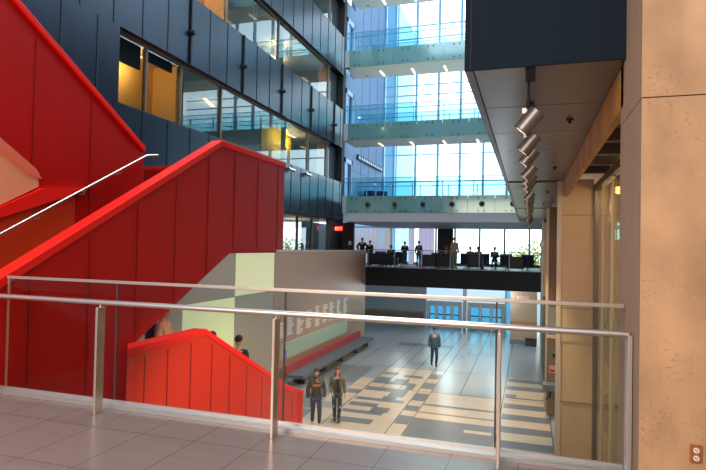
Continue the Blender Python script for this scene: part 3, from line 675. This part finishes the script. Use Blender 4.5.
# exit sign and notices on the black walls
t = thing('exit_sign', 'small red exit sign on the black wall above the lounge', 'sign', (XL+.23, 28.0, 2.42))
MB().box(-.25, -.2, -.03, .02, .1, .16).done('arm', BLACK, t)
MB().box(-.22, .22, -.05, 0, 0, .26).done('housing', mat('exit_red', (200, 30, 20), .5, emit=1.2), t)
lt = MB(); s = .04
def seg(x, bits):
    for b in bits:
        if b == 'l': lt.box(x, x+.015, -.06, -.05, .05, .2)
        if b == 'r': lt.box(x+.055, x+.07, -.06, -.05, .05, .2)
        if b == 't': lt.box(x, x+.07, -.06, -.05, .185, .2)
        if b == 'm': lt.box(x, x+.07, -.06, -.05, .12, .135)
        if b == 'b': lt.box(x, x+.07, -.06, -.05, .05, .065)
        if b == 'c': lt.box(x+.028, x+.043, -.06, -.05, .05, .2)
seg(-.19, 'ltmb'); lt.prism([(-.09, .05), (-.07, .05), (-.02, .2), (-.04, .2)], 'y', -.06, -.05); lt.prism([(-.04, .05), (-.02, .05), (-.07, .2), (-.09, .2)], 'y', -.06, -.05); seg(.01, 'c'); seg(.10, 'tc')
lt.done('letters', mat('exit_letters', (255, 190, 150), .5, emit=2), t)
struct(MB().box(-12.4, -9.3, 31.92, YC, -.67, .42).box(-12.6, -12.4, 29.5, YC, .42, 3.0).done('floor', MATS['lounge_carpet']), 'lounge floor behind the wood wall')
struct(MB().box(-10.3, -9.35, 29.3, 29.5, -.3, 2.93).done('wall_left', mat('dark_brown_core', (44, 30, 26), .6)))
t = thing('notice', 'small pale notice on the dark wall left of the curtains', 'sign', (-9.55, 29.26, 1.68))
MB().box(-.08, .08, 0, .03, 0, .22).done('sheet', mat('pale_pink_sign', (225, 205, 195), .6), t)
t = thing('notice', 'small pale notice on the black wall beside the far pier', 'sign', (.6, 27.9, 1.78))
MB().box(-.13, .06, 0, .03, 0, .24).done('sheet', MATS['pale_pink_sign'], t)
# wall spots on lowest band
for y, z, nm in ((21.92, 4.93, 'nearer the red stair'), (23.83, 4.96, 'farther from the red stair')):
    t = thing('wall_spotlight', 'small chrome twin spotlight on the dark cladding, ' + nm, 'spotlight', (XL+.03, y, z), group='twin spotlights on the cladding')
    MB().box(0, .05, -.2, .2, -.02, .02).done('bar', BLACK, t)
    for s_ in (-.14, .14): MB().tube([(.05, s_, 0), (.17, s_+.03, -.1)], [.05, .085], 12).done('lamp_head', mat('chrome', (215, 210, 215), .2, metal=.8), t)

# ================================================================== TRACK SPOTLIGHTS
ys_ = [4.95, 6.02, 6.87, 8.19, 9.06, 9.82, 11.9, 12.9, 13.8, 15.2, 16.3, 17.3, 19.4, 20.6, 21.8, 23.2, 24.6, 26.0]
names = ['nearest the bulkhead face', 'second in the row', 'third in the row', 'fourth in the row', 'fifth in the row', 'sixth, just before the first dark gap', 'seventh, beneath the first dark gap', 'eighth in the row', 'ninth in the row', 'tenth in the row', 'eleventh in the row', 'twelfth in the row', 'thirteenth, near the second dark gap', 'fourteenth in the row', 'fifteenth in the row', 'sixteenth in the row', 'second from the far end of the row', 'at the far end of the row']
sd = Vector((-.60, .06, -.72)).normalized()
for i, y in enumerate(ys_):
    lb_ = 'grey cylinder spotlight hung from the soffit, ' + names[i]
    if i == 0:
        s0 = thing('track_spotlight', lb_, 'spotlight', (-.01, y, 3.07), group='spotlights under the soffit')
        MB().box(-.04, .04, -.3, .02, -.02, 0).done('canopy', BLACK, s0)
        MB().tube([(-.015, -.02, 0), (-.015, -.02, -.27)], .009, 8).done('stem', BLACK, s0)
        MB().box(-.065, -.03, -.03, .01, -.30, -.255).box(.0, .035, -.03, .01, -.30, -.255).box(-.03, .0, -.025, .005, -.29, -.27).box(-.03, -.01, -.015, .015, -.36, -.28).done('yoke', ALU, s0)
        c0 = Vector((0.062, -.01, -.285)); c1 = c0 + sd*.205
        hd = MB(); hd.tube([c0, c1], .074, 28, mi=0); hd.tube([c1-sd*.001, c1+sd*.004], .075, 28, mi=1)
        hd.done('lamp_head', [mat('spot_body', (132, 126, 124), .38, metal=.75), BLACK], s0)
        MB().tube([c1+sd*.003, c1+sd*.007], .05, 20).done('lens', mat('spot_lens', (250, 215, 180), .4, emit=1.0), s0)
        base = s0
    else:
        s0 = copy_tree(base); s0.location.y = y; s0['label'] = lb_
    if i in (3, 6, 9, 12, 15):
        l = lamp('SPOT', 'track_spotlight_lamp', (-.16, .03, -.62), (-5.6, .8, -7.2) if i in (3, 9, 15) else (-1.0, .5, -7.2), 1500 if i in (3, 9, 15) else 900, (1.0, .70, .42), .08, spot=1.25); l.parent = s0

for k, (x, y) in enumerate(((-7.5, 33.2), (-4.6, 33.2), (-1.6, 32.9))):  # round lamps added to brighten the hall under the lounge
    t = thing('ceiling_lamp', 'added round fill lamp under the lounge slab, ' + ('nearest the wood wall', 'in the middle', 'nearest the tan wall')[k], 'lamp', (x, y, -.67), group='added fill lamps under the lounge')
    MB().tube([(0, 0, 0), (0, 0, -.05)], .22, 20).done('housing', WHITEP, t)
    MB().tube([(0, 0, -.048), (0, 0, -.06)], .19, 20).done('diffuser', mat('cool_glow', (235, 245, 255), .5, emit=1.5), t)
    l = lamp('POINT', 'round_fill_light', (0, 0, -.3), (0, 0, -1), 95, (.85, .95, 1), .3); l.parent = t
for k, (x, y) in enumerate(((1.55, 6.0), (1.55, 8.6), (1.55, 11.2), (1.5, 16.0))):  # globe lamps added to brighten the golden wall and the ceiling before it
    t = thing('ceiling_lamp', 'added warm globe lamp in the golden room, ' + ('nearest the concrete column', 'second from the column', 'third from the column', 'farthest from the column')[k], 'lamp', (x, y, 3.3), group='added warm lamps before the golden wall')
    MB().tube([(0, 0, 0), (0, 0, -.5)], .01, 8).done('cord', BLACK, t); MB().ball((0, 0, -.56), .07).done('globe', EM, t)
    l = lamp('POINT', 'globe_fill_light', (0, 0, -.56), (0, 0, -1), 170, (1, .82, .55), .075); l.parent = t
# ================================================================== PEOPLE
SK = mat('skin', (214, 160, 130), .6)
def skinned(name, verts, edges, m, parent, sub=2, root=0):
    me = bpy.data.meshes.new(name); me.from_pydata([v[0] for v in verts], edges, [])
    o = bpy.data.objects.new(name, me); C.objects.link(o)
    md = o.modifiers.new('skin', 'SKIN'); md.use_smooth_shade = True
    for i, v in enumerate(verts):
        r_ = v[1]; r_ = r_ if isinstance(r_, tuple) else (r_, r_)
        me.skin_vertices[0].data[i].radius = r_; me.skin_vertices[0].data[i].use_root = (i == root)
    o.modifiers.new('sub', 'SUBSURF').levels = sub; o.modifiers['sub'].render_levels = sub
    dg = bpy.context.evaluated_depsgraph_get(); dg.update()
    me2 = bpy.data.meshes.new_from_object(o.evaluated_get(dg)); me2.name = name
    bpy.data.objects.remove(o); bpy.data.meshes.remove(me)
    for p in me2.polygons: p.use_smooth = True
    me2.materials.clear()
    return link(name, me2, m, parent)
def person(name, label, loc, rz, J, top, legs, shoe, hair, h=1.0, sitting=False, group=None, fingers=False, long_hair=False, extra=None, skin=SK, top_r=.02, coat_open=None, bald=False):
    root = thing(name, label, 'person', loc, rz, group); root.scale = (h, h, h)
    D = dict(pel=(0, 0, .95), sp=(0, .0, 1.12), ch=(0, .0, 1.36), nk=(0, .0, 1.50), hd=(0, -.01, 1.60),
             shL=(.17, 0, 1.43), elL=(.22, .02, 1.15), wrL=(.23, -.08, .90), shR=(-.17, 0, 1.43), elR=(-.22, .02, 1.15), wrR=(-.23, -.08, .90),
             hiL=(.09, 0, .90), knL=(.10, -.02, .50), anL=(.10, .02, .09), hiR=(-.09, 0, .90), knR=(-.10, -.02, .50), anR=(-.10, .02, .09))
    D.update(J); V = {k: Vector(v) for k, v in D.items()}
    for s_ in 'LR':
        if 'to'+s_ not in V: V['to'+s_] = V['an'+s_] + Vector((0, -.15, -.05))
        d = (V['wr'+s_]-V['el'+s_]).normalized(); V['ha'+s_] = V['wr'+s_] + d*.09
    R_ = dict(pel=(.15, .10), sp=(.13, .09), ch=(.155, .10), nk=.055, hd=.05, sh=.062, el=.043, wr=.028, ha=(.036, .016), hi=.088, kn=.06, an=.042, to=.034)
    keys = ['pel', 'sp', 'ch', 'nk', 'hd'] + [k+s_ for s_ in 'LR' for k in ('sh', 'el', 'wr', 'ha', 'hi', 'kn', 'an', 'to')]
    ix = {k: i for i, k in enumerate(keys)}
    ed = [('pel', 'sp'), ('sp', 'ch'), ('ch', 'nk'), ('nk', 'hd')]
    for s_ in 'LR': ed += [('ch', 'sh'+s_), ('sh'+s_, 'el'+s_), ('el'+s_, 'wr'+s_), ('wr'+s_, 'ha'+s_), ('pel', 'hi'+s_), ('hi'+s_, 'kn'+s_), ('kn'+s_, 'an'+s_), ('an'+s_, 'to'+s_)]
    rad = lambda k, a=0: tuple(q+a for q in R_[k]) if isinstance(R_.get(k), tuple) else (R_[k]+a if k in R_ else (tuple(q+a for q in R_[k[:2]]) if isinstance(R_[k[:2]], tuple) else R_[k[:2]]+a))
    vs = [(V[k], rad(k, -.006)) for k in keys]
    es = [(ix[a_], ix[b_]) for a_, b_ in ed]
    if fingers:
        for s_ in 'LR':
            d = (V['ha'+s_]-V['wr'+s_]).normalized(); side_ = Vector((0, 1, 0)).cross(d); side_ = Vector((0, 1, 0)) - d*d.y; side_.normalize()
            for q, (off, ln) in enumerate(((-.024, .06), (-.008, .07), (.008, .066), (.022, .052))):
                b0 = V['ha'+s_] + side_*off; n0 = len(vs)
                vs += [(b0 + d*ln*.45, .009), (b0 + d*ln + Vector((0, -.012, 0)), .008)]
                es += [(ix['ha'+s_], n0), (n0, n0+1)]
            n0 = len(vs); b0 = V['wr'+s_]+d*.03
            vs += [(b0 - side_*.035, .010), (b0 - side_*.045 + d*.035, .009)]; es += [(ix['wr'+s_], n0), (n0, n0+1)]
    body = skinned('body', vs, es, skin, root, 1)
    # head with face, joined into the body mesh
    hb = MB(); hb.b.from_mesh(body.data); c = V['hd'] + Vector((0, -.01, .06))
    hb.ball(c, (.076, .095, .115), seg=16); hb.ball(c+Vector((0, -.045, -.055)), (.05, .05, .05), seg=12)
    hb.ball(c+Vector((0, -.10, -.01)), (.013, .02, .025), seg=8)
    for s_ in (-1, 1): hb.ball(c+Vector((s_*.078, .005, 0)), (.012, .022, .032), seg=8)
    for s_ in (-1, 1): hb.ball(c+Vector((s_*.03, -.085, .012)), (.014, .008, .008), mi=1, seg=8)
    hb.box(c.x-.022, c.x+.022, c.y-.096, c.y-.085, c.z-.058, c.z-.050, 2)
    bmesh.ops.recalc_face_normals(hb.b, faces=hb.b.faces); hb.b.to_mesh(body.data); hb.b.free()
    body.data.materials.append(BLACK); body.data.materials.append(mat('lips', (160, 80, 76), .6))
    # clothes
    def sub(ks, add, name_, m_, e2=None):
        ii = {k: i for i, k in enumerate(ks)}
        return skinned(name_, [(V[k], rad(k, add)) for k in ks], [(ii[a_], ii[b_]) for a_, b_ in ed if a_ in ii and b_ in ii], m_, root, 1)
    V['wr0'] = 0
    del V['wr0']
    tp = sub(['sp', 'pel', 'ch', 'shL', 'elL', 'wrL', 'shR', 'elR', 'wrR'], top_r, 'jacket' if top_r > .02 else 'shirt', top)
    sub(['pel', 'hiL', 'knL', 'anL', 'hiR', 'knR', 'anR'], .012, 'trousers', legs)
    for s_ in 'LR':
        f = MB(); a_ = V['an'+s_]; b_ = V['to'+s_]
        f.ball((a_+b_)/2 + Vector((0, 0, -.005)), (.05, .14, .045), seg=12); f.done('shoe', shoe, root)
    hm = MB(); hm.ball(c+Vector((0, .014, .045)), (.086, .100, .095), seg=14)
    if long_hair:
        hm.ball(c+Vector((0, .04, -.10)), (.09, .06, .16), seg=12); hm.ball(c+Vector((-.07, -.0, -.14)), (.03, .04, .14), seg=10); hm.ball(c+Vector((.07, -.0, -.14)), (.03, .04, .14), seg=10)
    if not bald: hm.done('hair', hair, root)
    else: hm.b.free()
    if extra: extra(root, V, c)
    return root
BLKH = mat('black_hair', (22, 18, 18), .6); BRNH = mat('brown_hair', (110, 68, 42), .6); GRYH = mat('grey_hair', (150, 130, 118), .7)
CHAR = mat('charcoal_cloth', (84, 72, 66), .8, vary=.1, scale=9); OLIVE = mat('olive_cloth', (112, 98, 76), .8, vary=.1, scale=9); JEAN = mat('dark_denim', (46, 58, 84), .8, vary=.15, scale=12)
JEANB = mat('ripped_denim', (52, 54, 66), .8); BOOT = mat('black_leather', (24, 18, 22), .5); TAN = mat('tan_shoe', (214, 178, 140), .6)
TEALC = mat('teal_cloth', (36, 120, 140), .8); BEI = mat('beige_cloth', (178, 160, 140), .8); PINK = mat('pink_cloth', (222, 160, 140), .8, vary=.1, scale=6)
BLKC = mat('black_cloth', (28, 26, 32), .8); GBLU = mat('slate_blue_cloth', (66, 92, 116), .8)
def man_extra(root, V, c):
    f = MB(); f.box(-.11, .11, -.135, -.118, 1.27, 1.33); f.done('chest_print', mat('orange_print', (226, 130, 40), .7), root)
    for s_ in (-1, 1): MB().tube([(s_*.11, .1, 1.46), (s_*.12, -.06, 1.50), (s_*.12, -.135, 1.36), (s_*.13, -.12, 1.12)], .02, 8).done('backpack_strap', mat('strap_green', (92, 100, 88), .8), root)
    MB().ball((0, .2, 1.25), (.16, .11, .24)).done('backpack', mat('pack_green', (70, 76, 70), .8), root)
    MB().tube([(-.09, .05, 1.49), (0, -.07, 1.50), (.09, .05, 1.49)], .04, 8).done('hood', MATS['strap_green'], root)
person('person', 'man in charcoal hoodie with orange chest print, walking beside the woman', (-6.02, 15.5, ZL+.0), .42,
       dict(knL=(.10, -.22, .52), anL=(.10, -.06, .16), knR=(-.09, .06, .50), anR=(-.09, .26, .12), toR=(-.09, .12, .04), hd=(-.01, -.02, 1.6),
            elL=(.25, .04, 1.16), wrL=(.24, -.10, .93), elR=(-.25, .06, 1.16), wrR=(-.24, -.04, .90), hiL=(.09, 0, .90)),
       CHAR, JEAN, TAN, BLKH, h=1.0, fingers=True, extra=man_extra, top_r=.03)
def woman_extra(root, V, c):
    MB().box(-.07, .07, -.150, -.125, 1.0, 1.42).done('dark_top', BLKC, root, bevel=.01)
    for s_ in (-1, 1): MB().ball((s_*.12, -.04, .98), (.05, .12, .24)).done('jacket_panel', OLIVE, root)
    for s_, z in ((-1, .52), (1, .54)): MB().ball((s_*.1, V['knL' if s_ > 0 else 'knR'].y-.055, z), (.028, .02, .04), seg=8).done('knee_rip', SK, root)
person('person', 'woman with long brown hair and olive jacket, walking beside the man', (-5.62, 16.25, ZL), .35,
       dict(knL=(.08, -.14, .50), anL=(.06, .0, .10), knR=(-.08, .02, .50), anR=(-.06, .14, .10), elL=(.23, .05, 1.17), wrL=(.25, -.02, .93), elR=(-.23, .0, 1.16), wrR=(-.16, -.20, 1.0)),
       OLIVE, JEANB, BOOT, BRNH, h=.96, fingers=True, long_hair=True, extra=woman_extra, top_r=.022)
person('person', 'person in slate blue walking alone across the far hall floor', (-4.1, 25.4, ZL), .3,
       dict(knL=(.09, -.16, .50), anL=(.09, .0, .10), knR=(-.09, .06, .50), anR=(-.09, .24, .12)), GBLU, JEAN, BOOT, BLKH, top_r=.04)
def pack(root, V, c): MB().ball((0, .19, 1.22), (.17, .12, .26)).done('backpack', BLKC, root)
person('person', 'person in pale pink shirt under the red stair, head hidden', (-6.3, 8.5, -1.30), 1.9,
       dict(elL=(.28, -.05, 1.2), wrL=(.2, -.28, 1.12), knL=(.1, -.2, .55), anL=(.1, -.05, .2)), PINK, JEAN, BOOT, BLKH, extra=pack, top_r=.03)
person('person', 'dark haired person going down behind the red balustrade, nearer its peak', (-6.3, 10.15, -1.99), math.pi, {}, BLKC, JEAN, BOOT, BLKH, h=.98)
person('person', 'dark haired person lower on the stairs behind the red balustrade', (-6.15, 11.0, -2.25), math.pi, {}, BLKC, JEAN, BOOT, BLKH, h=1.02, top_r=.03)
# lounge visitors
ZB = .425
person('person', 'standing bald man in a beige shirt at the lounge railing', (-4.10, 31.95, ZB), 2.8, {}, BEI, BEI, BOOT, GRYH, h=1.02)
person('person', 'person in a teal top standing in the lounge', (-6.4, 33.1, ZB-.0), math.pi, {}, TEALC, JEAN, BOOT, BRNH, h=.90)
person('person', 'person in dark clothes with folded arms in the lounge', (-7.15, 32.6, ZB), .4, dict(wrL=(.0, -.2, 1.2), wrR=(.0, -.2, 1.16)), BLKC, GBLU, BOOT, BLKH, h=.86, top_r=.035)
person('person', 'dark figure standing behind the end of the wood wall', (-9.95, 33.0, ZB), .2, dict(elL=(.34, 0, 1.2), wrL=(.2, -.1, 1.0), elR=(-.34, 0, 1.2), wrR=(-.2, -.1, 1.0)), BLKC, BLKC, BOOT, BLKH, h=.97, top_r=.03)
person('person', 'smaller dark figure beside the end of the wood wall', (-9.5, 33.2, ZB), -.3, {}, BLKC, BLKC, BOOT, BLKH, h=.88, top_r=.03)
SIT = dict(pel=(0, 0, .50), sp=(0, .02, .68), ch=(0, .03, .90), nk=(0, .02, 1.04), hd=(0, 0, 1.14), shL=(.17, .02, .97), elL=(.22, -.05, .72), wrL=(.16, -.25, .68), shR=(-.17, .02, .97), elR=(-.22, -.05, .72), wrR=(-.16, -.25, .68),
           hiL=(.09, -.02, .48), knL=(.11, -.42, .48), anL=(.11, -.42, .09), hiR=(-.09, -.02, .48), knR=(-.11, -.42, .48), anR=(-.11, -.42, .09))
for x, y, rz, top, hair, nm in ((-8.2, 33.4, 0, BLKC, BLKH, 'dark clothes with a red scarf spot, left part of the lounge'), (-4.75, 33.2, math.pi, BLKC, GRYH, 'dark clothes before the dark panel'),
                               (-3.5, 34.8, math.pi, PRB, BRNH, 'purple, right of the standing man'), (-3.0, 34.6, math.pi, BLKC, BRNH, 'dark clothes before the brightest window'), (-2.0, 34.4, 0, NVB, BRNH, 'navy beside the low pale table')):
    person('person', 'seated person in ' + nm, (x, y, ZB), rz, SIT, top, JEAN, BOOT, hair, group='people seated in the lounge')

# people-high furniture on the lowest bridge
for x, y, nm in ((-9.6, 33.2, 'nearer the blue wall'), (-8.9, 33.6, 'farther along')):
    c = copy_tree(tb); c.location = (x, y, 4.17); c['label'] = 'dark tub chair on the lowest bridge level, ' + nm; c['group'] = 'chairs on the lowest bridge level'

# ================================================================== OUTSIDE
struct(MB().box(-60, 60, YC+.3, 120, -4.2, -3.9).done('ground', mat('pale_paving', (205, 205, 205), .8)), 'pale paving outside')
tw = thing('office_tower', 'pale blue glass tower outside the curtain wall', 'building', (-24, 80, -4))
MB().box(-6, 5.0, 0, 12, 0, 42).done('facade', mat('pale_blue_facade', (190, 236, 252), .4), tw)
for k in range(12): MB().box(-6.05, 5.05, -.08, 0, 1+k*3.4, 1.3+k*3.4).done('spandrel', WHITEP, tw)
LEAF = mat('yellow_leaves', (226, 196, 60), .8, vary=.3, scale=4); _n = LEAF.node_tree; _tr = _n.nodes.new('ShaderNodeBsdfTranslucent'); _tr.inputs[0].default_value = (*lin((250, 226, 110)), 1); _mx = _n.nodes.new('ShaderNodeMixShader'); _mx.inputs[0].default_value = .7
_n.links.new(_n.nodes['Principled BSDF'].outputs[0], _mx.inputs[1]); _n.links.new(_tr.outputs[0], _mx.inputs[2]); _n.links.new(_mx.outputs[0], _n.nodes['Material Output'].inputs[0])
BARK = mat('bark', (90, 70, 52), .9)
def tree(x, y, h, label):
    t = thing('autumn_tree', label, 'tree', (x, y, -3.9), group='yellow trees outside')
    tr = MB().tube([(0, 0, 0), (.1, 0, h*.5), (0, .1, h*.85)], [.16, .1, .03], 8)
    for k in range(7):
        a_ = k*.9; tr.tube([(.05, 0, h*(.35+.06*k)), (math.cos(a_)*1.1, math.sin(a_)*1.1, h*(.5+.06*k))], [.05, .015], 6)
    tr.done('trunk', BARK, t)
    m = MB()
    for k in range(900):
        a_ = random.uniform(0, 6.28); q = random.random()**.5*1.6; z = h*.68+random.uniform(-1, 1)*h*.3*math.sqrt(max(0, 1-(q/1.7)**2))
        p = Vector((math.cos(a_)*q, math.sin(a_)*q, z)); u = Vector((random.uniform(-1, 1), random.uniform(-1, 1), random.uniform(-1, 1))).normalized()*.13; v = u.orthogonal().normalized()*.09
        m.b.faces.new([m.b.verts.new(p+u), m.b.verts.new(p+v), m.b.verts.new(p-u), m.b.verts.new(p-v)])
    m.done('crown', LEAF, t)
tree(.4, 46, 6.6, 'yellow autumn tree outside beyond the right lounge window')
tree(-1.3, 52, 5.6, 'smaller yellow autumn tree outside behind the other')
tree(-15.5, 33.5, 6.2, 'yellow autumn tree outside the side windows past the red stair')
